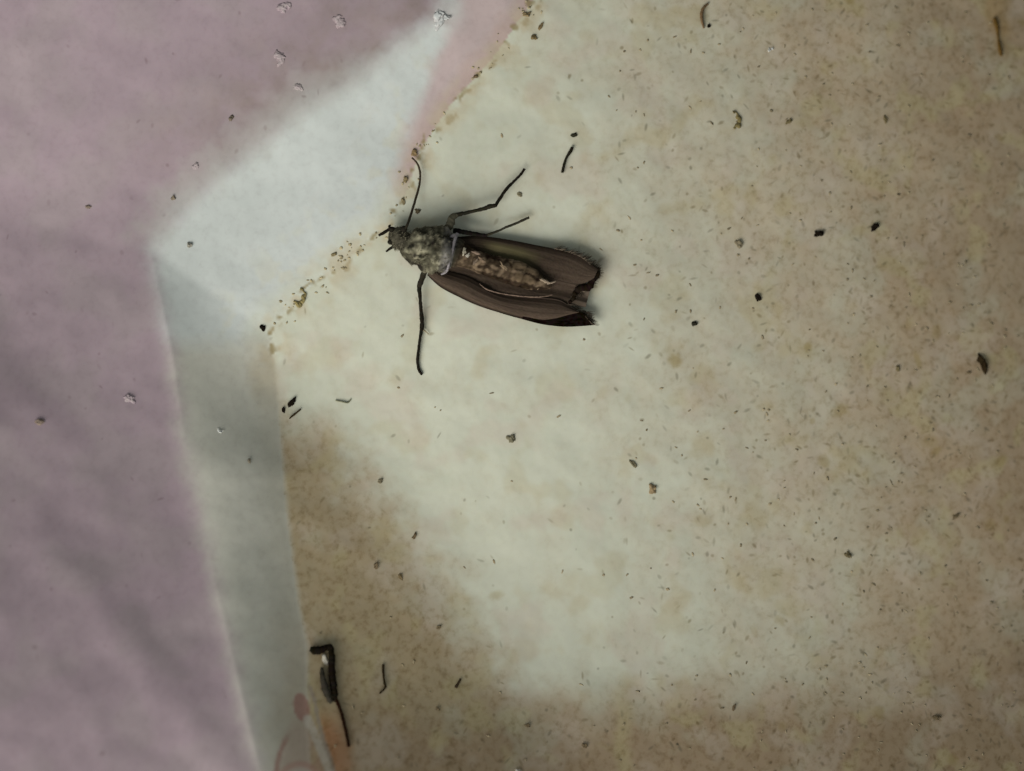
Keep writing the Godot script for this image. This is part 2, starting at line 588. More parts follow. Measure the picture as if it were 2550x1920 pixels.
func quad(st: SurfaceTool, a: Vector3, b: Vector3, c: Vector3, d: Vector3, ca: Color, cb: Color, cc: Color, cd: Color) -> void:
	st.set_color(ca)
	st.add_vertex(a)
	st.set_color(cb)
	st.add_vertex(b)
	st.set_color(cc)
	st.add_vertex(c)
	st.set_color(ca)
	st.add_vertex(a)
	st.set_color(cc)
	st.add_vertex(c)
	st.set_color(cd)
	st.add_vertex(d)


func begin() -> SurfaceTool:
	var st := SurfaceTool.new()
	st.begin(Mesh.PRIMITIVE_TRIANGLES)
	st.set_smooth_group(0)
	return st


func done(st: SurfaceTool) -> ArrayMesh:
	st.index()
	st.generate_normals()
	return st.commit()


func add_lump(st: SurfaceTool, c: Vector3, ax: Vector3, turn: float, color: Color, seed_at: float, nu := 9, nv := 6, bump := 0.35, rim = null) -> void:
	# an uneven grain: half axes ax in metres, turned about y
	var basis := Basis(Vector3.UP, turn)
	var pts := []
	for j in nv + 1:
		var row := []
		for i in nu:
			var th := TAU * i / nu
			var ph := PI * j / nv
			var d := Vector3(sin(ph) * cos(th), cos(ph), sin(ph) * sin(th))
			var k := 1.0 + bump * 1.6 * n_body.get_noise_3d(d.x * 38.0 + seed_at * 91.0, d.y * 38.0, d.z * 38.0)
			row.append(c + basis * (d * k * ax))
		pts.append(row)
	for j in nv:
		for i in nu:
			var i2 := (i + 1) % nu
			var c1 := color * (1.0 + 0.35 * n_body.get_noise_3d(i * 40.0, j * 40.0, seed_at * 77.0))
			var c2 := c1
			if rim != null:                                             # thinning to the colour beneath at its edge
				c1 = color.lerp(rim, smoothstep(0.06, 0.46, float(j) / nv + 0.05 * n_body.get_noise_2d(i * 60.0, seed_at * 50.0)))
				c2 = color.lerp(rim, smoothstep(0.06, 0.46, float(j + 1) / nv + 0.05 * n_body.get_noise_2d(i * 60.0, seed_at * 50.0)))
			quad(st, pts[j][i], pts[j][i2], pts[j + 1][i2], pts[j + 1][i], c1, c1, c2, c2)


# ---------------------------------------------------------------- the moth

func z2(x: float, y: float) -> Vector2:                                # moth drawing coordinates, 155.5 to the millimetre
	return Vector2(880.0 + x / 2.7765, 360.0 + y / 2.7765)


func limb(pts: Array, base_h: float) -> Array:                          # [x, y, height mm, half width in drawing units] -> Vector4 metres
	var out := []
	for p in pts:
		var v := flat(z2(p[0], p[1]), base_h + p[2])
		out.append(Vector4(v.x, v.y, v.z, p[3] / 155.5 * MM))
	return out


func edge_point(line: Array, t: float) -> Vector2:
	var f := t * (line.size() - 1)
	var i := mini(int(f), line.size() - 2)
	var a: Vector2 = line[maxi(i - 1, 0)]
	var b: Vector2 = line[i]
	var c: Vector2 = line[i + 1]
	var d: Vector2 = line[mini(i + 2, line.size() - 1)]
	return b.cubic_interpolate(c, a, d, f - i)


func make_wing(a_edge: Array, b_edge: Array, base: float, hgt: Callable, col: Callable, ns := 90, nt := 36) -> ArrayMesh:
	# a membrane between two edges; hgt(s, t) millimetres, col(s, t) linear colour; 0.03 mm thick
	var top := []
	var bot := []
	var cols := []
	for i in ns + 1:
		var s := float(i) / ns
		var a := edge_point(a_edge, s)
		var b := edge_point(b_edge, s)
		var r1 := []
		var r2 := []
		var r3 := []
		for j in nt + 1:
			var t := float(j) / nt
			var q := a.lerp(b, t)
			var y: float = base + hgt.call(s, t)
			r1.append(flat(z2(q.x, q.y), y))
			r2.append(flat(z2(q.x, q.y), y - 0.03))
			r3.append(col.call(s, t))
		top.append(r1)
		bot.append(r2)
		cols.append(r3)
	var st := begin()
	for i in ns:
		for j in nt:
			quad(st, top[i][j], top[i + 1][j], top[i + 1][j + 1], top[i][j + 1], cols[i][j], cols[i + 1][j], cols[i + 1][j + 1], cols[i][j + 1])
			quad(st, bot[i][j], bot[i][j + 1], bot[i + 1][j + 1], bot[i + 1][j], cols[i][j], cols[i][j + 1], cols[i + 1][j + 1], cols[i + 1][j])
	for i in ns:
		for j in [0, nt]:
			var c: Color = cols[i][j] * 0.8
			quad(st, top[i][j], bot[i][j], bot[i + 1][j], top[i + 1][j], c, c, c, c)
	for j in nt:
		for i in [0, ns]:
			var c: Color = cols[i][j] * 0.8
			quad(st, top[i][j], top[i][j + 1], bot[i][j + 1], bot[i][j], c, c, c, c)
	return done(st)


func v2s(list: Array) -> Array:
	var out := []
	for p in list:
		out.append(Vector2(p[0], p[1]))
	return out


func _moth() -> void:
	var g0 := floor_relief(z2(900, 850))
	var moth := Node3D.new()
	moth.name = "moth"
	add_child(moth)
	tag(moth, "dead brown moth lying on its back on the stained cream panel", "moth")

	# ---- wings, spread flat under the body
	var veins := func(t: float, s: float, count: float) -> float:
		return pow(absf(cos(PI * count * (t + 0.05 * sin(s * 4.0)))), 10.0)
	var wing_tone := func(s: float, t: float, x0: float) -> Color:
		var n := n_body.get_noise_2d(s * 150.0 + x0, t * 330.0)
		var n2 := n_body.get_noise_2d(s * 3200.0, t * 1300.0 + x0)
		var v: float = veins.call(t, s, 4.0)
		var k := 1.0 + 0.32 * n + 0.40 * n2 + 0.08 * v
		return Color(0.060 * k, 0.044 * k, 0.033 * k)
	var hind_a := v2s([[640, 770], [820, 760], [1000, 770], [1180, 800], [1330, 860], [1450, 900], [1560, 930], [1640, 985]])
	var hind_b := v2s([[600, 905], [740, 935], [880, 985], [1010, 1040], [1180, 1080], [1340, 1090], [1480, 1108], [1605, 1125]])
	obj("hindwing", make_wing(hind_a, hind_b, g0,
		func(s, t): return 0.14 + 0.10 * sin(PI * t) + 0.009 * veins.call(t, s, 4.0) + 0.10 * s * sin(t * 9.0),
		func(s, t): return wing_tone.call(s, t, 40.0).lerp(Color(0.10, 0.08, 0.062), 0.8 * smoothstep(0.82, 0.97, s + 0.06 * n_body.get_noise_2d(t * 300.0, 5.0)))), M.wing, moth)
	var up_a := v2s([[720, 640], [850, 632], [960, 642], [1100, 664], [1250, 694], [1400, 724], [1510, 750], [1590, 785], [1650, 832], [1692, 862]])
	var up_b := v2s([[740, 730], [850, 740], [960, 760], [1080, 800], [1200, 850], [1310, 900], [1400, 935], [1490, 960], [1580, 965], [1660, 930]])
	obj("forewing", make_wing(up_a, up_b, g0,
		func(s, t): return 0.20 + 0.24 * sin(PI * (0.15 + 0.7 * t)) * (1.0 - 0.4 * s) + 0.009 * veins.call(t, s, 4.0) + 0.16 * smoothstep(0.8, 1.0, s),
		func(s, t):
			var c: Color = wing_tone.call(s, t, 90.0)
			c *= (0.45 + 0.55 * smoothstep(0.0, 0.30, t)) * lerpf(0.85, 1.12, smoothstep(0.4, 0.9, s))
			return c.lerp(Color(0.17, 0.15, 0.075), 0.6 * smoothstep(0.22, 0.05, absf(s - 0.32)) * smoothstep(0.15, 0.5, t))), M.wing, moth)
	var low_a := v2s([[540, 850], [680, 885], [800, 920], [900, 975], [1010, 1030], [1150, 1052], [1300, 1060], [1420, 1075], [1500, 1120], [1560, 1160]])
	var low_b := v2s([[512, 905], [600, 985], [720, 1050], [850, 1110], [1000, 1160], [1150, 1203], [1290, 1230], [1390, 1224], [1470, 1192], [1560, 1162]])
	obj("forewing", make_wing(low_a, low_b, g0,
		func(s, t): return 0.30 + 0.25 * sin(PI * (0.1 + 0.75 * t)) * (1.0 - 0.3 * s) - 0.22 * smoothstep(0.75, 1.0, t) + 0.010 * veins.call(t, s, 4.5) - 0.1 * (1.0 - s),
		func(s, t):
			var c: Color = wing_tone.call(s, t, 170.0)
			c *= lerpf(1.05, 0.3, smoothstep(0.84, 0.98, t)) * lerpf(0.6, 1.1, smoothstep(0.12, 0.5, t + 0.15 * (s - 0.5)))
			return c.lerp(Color(0.30, 0.21, 0.165), 0.55 * smoothstep(0.05, 0.0, t) * smoothstep(0.3, 0.5, s))), M.wing, moth)
	# curled, pointed tip of the lower wing, its underside's shade painted near black
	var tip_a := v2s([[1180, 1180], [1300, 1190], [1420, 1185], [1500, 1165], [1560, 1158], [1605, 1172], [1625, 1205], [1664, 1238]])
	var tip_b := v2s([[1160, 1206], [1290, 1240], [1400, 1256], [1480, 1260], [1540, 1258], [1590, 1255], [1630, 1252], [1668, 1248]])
	obj("shaded_wing_tip", make_wing(tip_a, tip_b, g0,
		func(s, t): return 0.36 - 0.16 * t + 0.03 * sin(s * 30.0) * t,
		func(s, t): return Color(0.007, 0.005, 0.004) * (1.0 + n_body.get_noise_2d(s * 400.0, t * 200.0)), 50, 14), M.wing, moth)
	# ragged dark fringe at the upper wing's end
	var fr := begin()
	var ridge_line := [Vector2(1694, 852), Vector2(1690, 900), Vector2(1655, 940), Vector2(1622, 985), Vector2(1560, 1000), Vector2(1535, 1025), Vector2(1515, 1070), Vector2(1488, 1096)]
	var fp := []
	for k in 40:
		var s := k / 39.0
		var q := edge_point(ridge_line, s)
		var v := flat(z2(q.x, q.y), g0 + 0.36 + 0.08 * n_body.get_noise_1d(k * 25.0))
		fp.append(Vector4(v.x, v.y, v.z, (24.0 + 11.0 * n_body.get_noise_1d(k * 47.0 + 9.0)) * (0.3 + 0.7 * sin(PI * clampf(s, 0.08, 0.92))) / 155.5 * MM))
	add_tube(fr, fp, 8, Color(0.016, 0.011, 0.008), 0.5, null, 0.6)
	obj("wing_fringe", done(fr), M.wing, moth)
	# fine hairs along the wing margins: nobody could count them
	var hairs := begin()
	var hr := RandomNumberGenerator.new()
	hr.seed = 4
	var margin := [Vector2(1400, 722), Vector2(1500, 745), Vector2(1590, 783), Vector2(1650, 832), Vector2(1690, 880), Vector2(1650, 945), Vector2(1600, 1000), Vector2(1530, 1040), Vector2(1495, 1100), Vector2(1540, 1150), Vector2(1600, 1165), Vector2(1625, 1200), Vector2(1660, 1240)]
	for k in 800:
		var s := hr.randf()
		var q := edge_point(margin, s)
		var q2 := q + Vector2(hr.randf_range(14.0, 46.0) * (1.6 if s > 0.55 and s < 0.85 else 1.0), hr.randf_range(-16.0, 16.0) + (-14.0 if s < 0.3 else 4.0))
		var a := flat(z2(q.x - 14.0, q.y), g0 + hr.randf_range(0.16, 0.34))
		var b := flat(z2(q2.x, q2.y), g0 + hr.randf_range(0.05, 0.26))
		var w := hr.randf_range(1.2, 2.6) / 155.5 * MM
		var tone := hr.randf_range(0.5, 1.5)
		add_tube(hairs, [Vector4(a.x, a.y, a.z, w), Vector4(b.x, b.y, b.z, w * 0.3)], 3, Color(0.14 * tone, 0.112 * tone, 0.084 * tone))
	var ho := obj("margin_hairs", done(hairs), M.wing, moth)
	ho.set_meta("kind", "stuff")
	# pale rolled edge of the hindwing along the abdomen
	var ed := begin()
	add_tube(ed, smooth_path(limb([[872, 962, 0.30, 3], [930, 1005, 0.42, 5], [1050, 1036, 0.46, 4], [1190, 1052, 0.46, 5], [1300, 1054, 0.44, 4], [1375, 1040, 0.40, 3]], g0), 10), 8, Color(0.19, 0.135, 0.105), 0.6)
	obj("wing_edge", done(ed), M.wing, moth)

	# ---- body: one continuous surface from the head to the end of the abdomen
	var spine := [[243, 656, 4], [250, 655, 30], [272, 652, 62], [305, 652, 76], [335, 664, 70], [356, 678, 68], [385, 692, 102], [440, 706, 136], [510, 720, 150], [590, 732, 151], [655, 742, 138], [705, 752, 108], [745, 768, 88], [800, 790, 74], [870, 815, 74], [960, 846, 78], [1050, 872, 84], [1140, 900, 88], [1225, 932, 76], [1290, 958, 54], [1335, 974, 34], [1362, 984, 18], [1372, 988, 3]]
	# dark gaps and pale tufts between the leg bases on the thorax
	var gap := Color(0.022, 0.020, 0.016)
	var tuft := Color(0.20, 0.19, 0.135)
	var thorax_marks := [[Vector2(484, 684), Vector2(522, 706), 17.0, gap], [Vector2(522, 706), Vector2(560, 684), 15.0, gap], [Vector2(384, 716), Vector2(420, 708), 13.0, gap],
		[Vector2(430, 770), Vector2(500, 796), 13.0, gap], [Vector2(360, 800), Vector2(470, 862), 24.0, gap], [Vector2(600, 650), Vector2(660, 640), 10.0, gap],
		[Vector2(440, 742), Vector2(560, 752), 16.0, tuft], [Vector2(400, 670), Vector2(470, 650), 16.0, tuft], [Vector2(345, 720), Vector2(375, 745), 16.0, tuft]]
	# abdomen: dark gaps and pale ridges, plus shade painted along its lower side
	var umber := Color(0.028, 0.019, 0.013)
	var tan := Color(0.20, 0.148, 0.100)
	var fawn := Color(0.120, 0.087, 0.055)
	var abdomen_marks := [[Vector2(1120, 830), Vector2(1250, 870), 52.0, fawn], [Vector2(1130, 910), Vector2(1230, 945), 42.0, fawn],
		[Vector2(790, 700), Vector2(930, 720), 22.0, umber], [Vector2(920, 775), Vector2(1010, 795), 15.0, umber], [Vector2(870, 850), Vector2(990, 850), 13.0, umber],
		[Vector2(900, 905), Vector2(1010, 935), 22.0, umber], [Vector2(1010, 940), Vector2(1170, 985), 20.0, umber], [Vector2(1120, 868), Vector2(1215, 900), 9.0, umber], [Vector2(1215, 900), Vector2(1285, 945), 10.0, umber],
		[Vector2(1180, 975), Vector2(1330, 1010), 18.0, umber], [Vector2(1270, 850), Vector2(1340, 930), 14.0, umber], [Vector2(1060, 800), Vector2(1095, 850), 10.0, umber],
		[Vector2(1005, 905), Vector2(1062, 835), 14.0, tan], [Vector2(1100, 806), Vector2(1190, 800), 11.0, tan], [Vector2(1190, 800), Vector2(1280, 868), 9.0, tan], [Vector2(1100, 880), Vector2(1180, 888), 9.0, tan],
		[Vector2(1265, 975), Vector2(1335, 945), 16.0, tan], [Vector2(835, 765), Vector2(880, 745), 11.0, tan], [Vector2(850, 832), Vector2(905, 792), 11.0, tan], [Vector2(960, 845), Vector2(1000, 865), 12.0, tan]]
	var path := []
	for p in spine:
		path.append(Vector4(p[0], p[1], p[2], 0))
	path = smooth_path(path, 12)
	var nb := path.size()
	var sides := 72
	var rings := []
	var cols := []
	for i in nb:
		var p: Vector4 = path[i]
		var a: Vector4 = path[maxi(i - 1, 0)]
		var b: Vector4 = path[mini(i + 1, nb - 1)]
		var dir := Vector2(b.x - a.x, b.y - a.y).normalized()
		var side := Vector2(-dir.y, dir.x)
		var s := p.x
		var thorax := smoothstep(350.0, 400.0, s) * smoothstep(720.0, 690.0, s)
		var abdomen := smoothstep(700.0, 760.0, s)
		var half := maxf(p.z, 1.0)
		var tall := half / 155.5 * lerpf(0.80, 0.46, abdomen)
		var mid := 0.18 + maxf(tall, 0.1) * 0.98 + 0.16 * abdomen
		if s < 400.0:
			mid = lerpf(0.52, mid, smoothstep(250.0, 430.0, s))
		var seg := fposmod((s - 735.0) / 88.0, 1.0)                      # abdominal rings overlap like tiles
		var groove := abdomen * (0.10 * (1.0 - pow(seg, 0.6)) - 0.03)
		var ring := []
		var rc := []
		for k in sides:
			var th := TAU * k / sides
			var cx := cos(th)
			var sy := sin(th)
			var big := n_body.get_noise_3d(s * 0.42, cx * half * 0.42, sy * 45.0)
			var small := n_body.get_noise_3d(s * 1.5 + 77.0, cx * half * 1.5, sy * 110.0)
			var push := 1.0 + lerpf(0.07, 0.24, thorax) * big + lerpf(0.05, 0.06, thorax) * small - groove * (0.6 + 0.8 * big)
			# bases of the legs stand out on the thorax, with furrows between them
			var lobes := thorax * 0.08 * sin((s - 380.0) / 44.0 + cx * 3.0)
			push += lobes
			var q := Vector2(p.x, p.y) + side * (cx * half * push)
			ring.append(flat(z2(q.x, q.y), g0 + mid + sy * tall * push))
			var tone := 1.0 + 0.8 * big + 0.5 * small + 2.0 * lobes
			var c := Color(0.075, 0.069, 0.050)
			c = c.lerp(Color(0.095, 0.088, 0.062), thorax)
			c = c.lerp(Color(0.074, 0.053, 0.035), abdomen)
			if abdomen > 0.5:
				tone *= 1.0 - 0.35 * smoothstep(0.32, 0.0, seg)
				c = c.lerp(Color(0.135, 0.099, 0.065), 0.6 * smoothstep(0.1, 0.5, small + big))
				for mark in abdomen_marks:
					var dm := q.distance_to(Geometry2D.get_closest_point_to_segment(q, mark[0], mark[1]))
					c = c.lerp(mark[3], 0.95 * smoothstep(mark[2] * 1.4, mark[2] * 0.5, dm + 8.0 * small))
			elif thorax > 0.5:
				c = c.lerp(Color(0.165, 0.155, 0.11), smoothstep(0.1, 0.5, small + 0.5 * big))
				c = c.lerp(Color(0.15, 0.142, 0.142), 0.7 * smoothstep(590.0, 650.0, s))
				for mark in thorax_marks:
					var dm := q.distance_to(Geometry2D.get_closest_point_to_segment(q, mark[0], mark[1]))
					c = c.lerp(mark[3], 0.9 * smoothstep(mark[2], mark[2] * 0.4, dm + 14.0 * small))
			rc.append(c * clampf(tone, 0.25, 2.0))
		rings.append(ring)
		cols.append(rc)
	var st := begin()
	for i in nb - 1:
		for k in sides:
			var k2 := (k + 1) % sides
			quad(st, rings[i][k], rings[i + 1][k], rings[i + 1][k2], rings[i][k2], cols[i][k], cols[i + 1][k], cols[i + 1][k2], cols[i][k2])
	for cap in [0, nb - 1]:
		var m := Vector3.ZERO
		for k in sides:
			m += rings[cap][k] / sides
		for k in sides:
			var k2 := (k + 1) % sides
			st.set_color(cols[cap][k])
			st.add_vertex(m)
			st.add_vertex(rings[cap][k] if cap == 0 else rings[cap][k2])
			st.add_vertex(rings[cap][k2] if cap == 0 else rings[cap][k])
	obj("body", done(st), M.body, moth)

	# ---- eyes
	for e in [[352, 588, 0.80, 26], [268, 592, 0.72, 24], [262, 676, 0.66, 24]]:
		var es := begin()
		var c := flat(z2(e[0], e[1]), g0 + e[2])
		var r: float = e[3] / 155.5 * MM
		add_lump(es, c, Vector3(r, r, r * 0.85), 0.3, Color(0.02, 0.018, 0.014), e[0], 14, 10, 0.05)
		obj("eye", done(es), M.leg, moth)
	# ---- palps at the mouth
	for e in [[[258, 585, 0.62, 9], [225, 606, 0.60, 12], [178, 632, 0.52, 8]], [[300, 700, 0.50, 8], [262, 718, 0.46, 10], [228, 742, 0.40, 6]], [[275, 600, 0.75, 8], [252, 572, 0.74, 9], [262, 560, 0.70, 4]]]:
		var ps := begin()
		add_tube(ps, smooth_path(limb(e, g0), 6), 8, Color(0.015, 0.013, 0.01), 0.25)
		obj("palp", done(ps), M.leg, moth)
	# ---- antenna
	var an := begin()
	var ap := smooth_path(limb([[352, 596, 0.86, 11], [376, 560, 0.88, 9], [402, 480, 0.62, 8], [436, 362, 0.36, 8], [457, 280, 0.26, 7.5], [462, 200, 0.22, 7], [444, 136, 0.22, 6.5], [405, 92, 0.16, 5]], g0), 16)
	for k in ap.size():
		var v: Vector4 = ap[k]
		v.w *= 1.0 + 0.14 * (k % 2)
		ap[k] = v
	add_tube(an, ap, 7, Color(0.03, 0.027, 0.02), 0.2, Color(0.06, 0.045, 0.028))
	obj("antenna", done(an), M.leg, moth)

	# ---- legs
	var dark := Color(0.018, 0.016, 0.012)
	var olive := Color(0.10, 0.093, 0.065)
	var legs := [
		# long upper leg: thigh, shin and foot
		[[[[640, 600, 0.75, 30], [668, 560, 0.80, 30], [682, 515, 0.78, 26], [716, 490, 0.72, 18]], olive],
		[[[712, 490, 0.72, 17], [790, 474, 0.62, 12], [880, 452, 0.52, 13], [950, 430, 0.46, 17], [986, 424, 0.42, 12]], Color(0.03, 0.027, 0.019)],
		[[[980, 430, 0.42, 12], [1022, 362, 0.34, 11], [1062, 306, 0.28, 11], [1120, 246, 0.20, 9], [1160, 204, 0.16, 9], [1184, 168, 0.12, 9]], dark]],
		# short upper leg crossing the wing
		[[[[690, 598, 0.66, 18], [740, 604, 0.64, 17], [830, 620, 0.60, 15], [925, 632, 0.55, 10]], Color(0.014, 0.012, 0.011)],
		[[[918, 630, 0.55, 10], [1000, 600, 0.44, 8], [1060, 572, 0.34, 8], [1130, 544, 0.22, 9], [1215, 504, 0.12, 9]], Color(0.045, 0.041, 0.029)]],
		# lower leg stretched down
		[[[[560, 830, 0.60, 26], [505, 862, 0.55, 22], [478, 920, 0.46, 19], [456, 985, 0.40, 18]], Color(0.03, 0.027, 0.02)],
		[[[456, 980, 0.40, 17], [462, 1060, 0.32, 12], [470, 1160, 0.26, 13], [476, 1240, 0.22, 15], [472, 1280, 0.20, 14]], dark],
		[[[472, 1275, 0.20, 13], [460, 1350, 0.16, 10], [450, 1430, 0.13, 10], [444, 1500, 0.10, 9.5], [454, 1560, 0.08, 10], [476, 1592, 0.07, 8]], dark]],
	]
	for leg in legs:
		var ls := begin()
		for piece in leg:
			add_tube(ls, smooth_path(limb(piece[0], g0), 8), 10, piece[1], 0.35)
		obj("leg", done(ls), M.leg, moth)
	# pale leg folded across the waist
	var pl := begin()
	add_tube(pl, smooth_path(limb([[722, 622, 1.15, 12], [706, 660, 1.34, 10], [690, 730, 1.46, 9], [668, 810, 1.36, 9], [648, 878, 1.05, 8], [610, 900, 0.80, 7]], g0), 10), 8, Color(0.24, 0.222, 0.235), 0.35, null, 0.7)
	obj("leg", done(pl), M.leg, moth).set_meta("label", "pale violet grey leg folded across the waist")
	# spur on the lower leg
	var sp := begin()
	add_tube(sp, limb([[474, 1278, 0.2, 5], [500, 1292, 0.17, 4], [522, 1312, 0.1, 2.5]], g0), 6, Color(0.28, 0.23, 0.15))
	obj("spur", done(sp), M.leg, moth)
	# loose pale scales on waist and abdomen
	for f in [[768, 742, 0.95, 26, 16, 1.2, 0.46, 0.42, 0.33], [790, 772, 0.95, 20, 12, 0.9, 0.50, 0.47, 0.40], [850, 752, 0.86, 34, 11, -0.3, 0.34, 0.25, 0.19], [888, 800, 0.90, 38, 10, -0.7, 0.36, 0.26, 0.18], [845, 815, 0.92, 24, 9, 0.9, 0.33, 0.25, 0.19], [1040, 850, 0.95, 46, 13, -1.0, 0.40, 0.30, 0.20], [1330, 950, 0.66, 42, 13, -0.5, 0.52, 0.41, 0.30], [1372, 956, 0.52, 34, 9, 0.25, 0.48, 0.38, 0.29], [1290, 985, 0.55, 36, 11, 0.5, 0.45, 0.34, 0.24], [690, 640, 1.2, 26, 12, 0.2, 0.36, 0.34, 0.36], [630, 860, 1.0, 30, 12, -0.9, 0.36, 0.33, 0.34]]:
		var fs := begin()
		add_lump(fs, flat(z2(f[0], f[1]), g0 + f[2]), Vector3(f[3] * 0.8, 4.0, f[4] * 0.8) / 155.5 * MM, f[5], Color(f[6], f[7], f[8]) * (0.75 if f[0] < 800 and f[0] > 700 else 0.6), f[0], 16, 10, 0.9)
		obj("scale_tuft", done(fs), M.body, moth)
	# fur of fine scales on head and thorax
	var fur := begin()
	for k in 700:
		var i := int(hr.randf_range(8.0, 128.0))
		var th := hr.randi_range(0, sides / 2)
		var a: Vector3 = rings[i][th]
		var nrm := (a - Vector3((rings[i][0].x + rings[i][sides / 2].x) / 2, (rings[i][0].y + rings[i][sides / 2].y) / 2, (rings[i][0].z + rings[i][sides / 2].z) / 2)).normalized()
		var d := (nrm * 0.5 + Vector3(hr.randf_range(0.0, 1.2), 0.1, hr.randf_range(-0.4, 0.5))).normalized()
		var l := hr.randf_range(0.06, 0.17) * MM
		var w := hr.randf_range(0.008, 0.016) * MM
		var t := hr.randf_range(0.4, 1.7)
		var c := Color(0.15 * t, 0.138 * t, 0.098 * t)
		add_tube(fur, [Vector4(a.x, a.y, a.z, w), Vector4(a.x + d.x * l, a.y + d.y * l, a.z + d.z * l, w * 0.35)], 3, c)
	obj("scale_fur", done(fur), M.body, moth).set_meta("kind", "stuff")


# ---------------------------------------------------------------- crumbs and fragments

func strand(pts: Array) -> Array:                                       # [x, y, height mm, half width] on the sheet
	var out := []
	for p in pts:
		var v := at(Vector2(p[0], p[1]), p[2])
		out.append(Vector4(v.x, v.y, v.z, p[3] / PER_MM * MM))
	return out


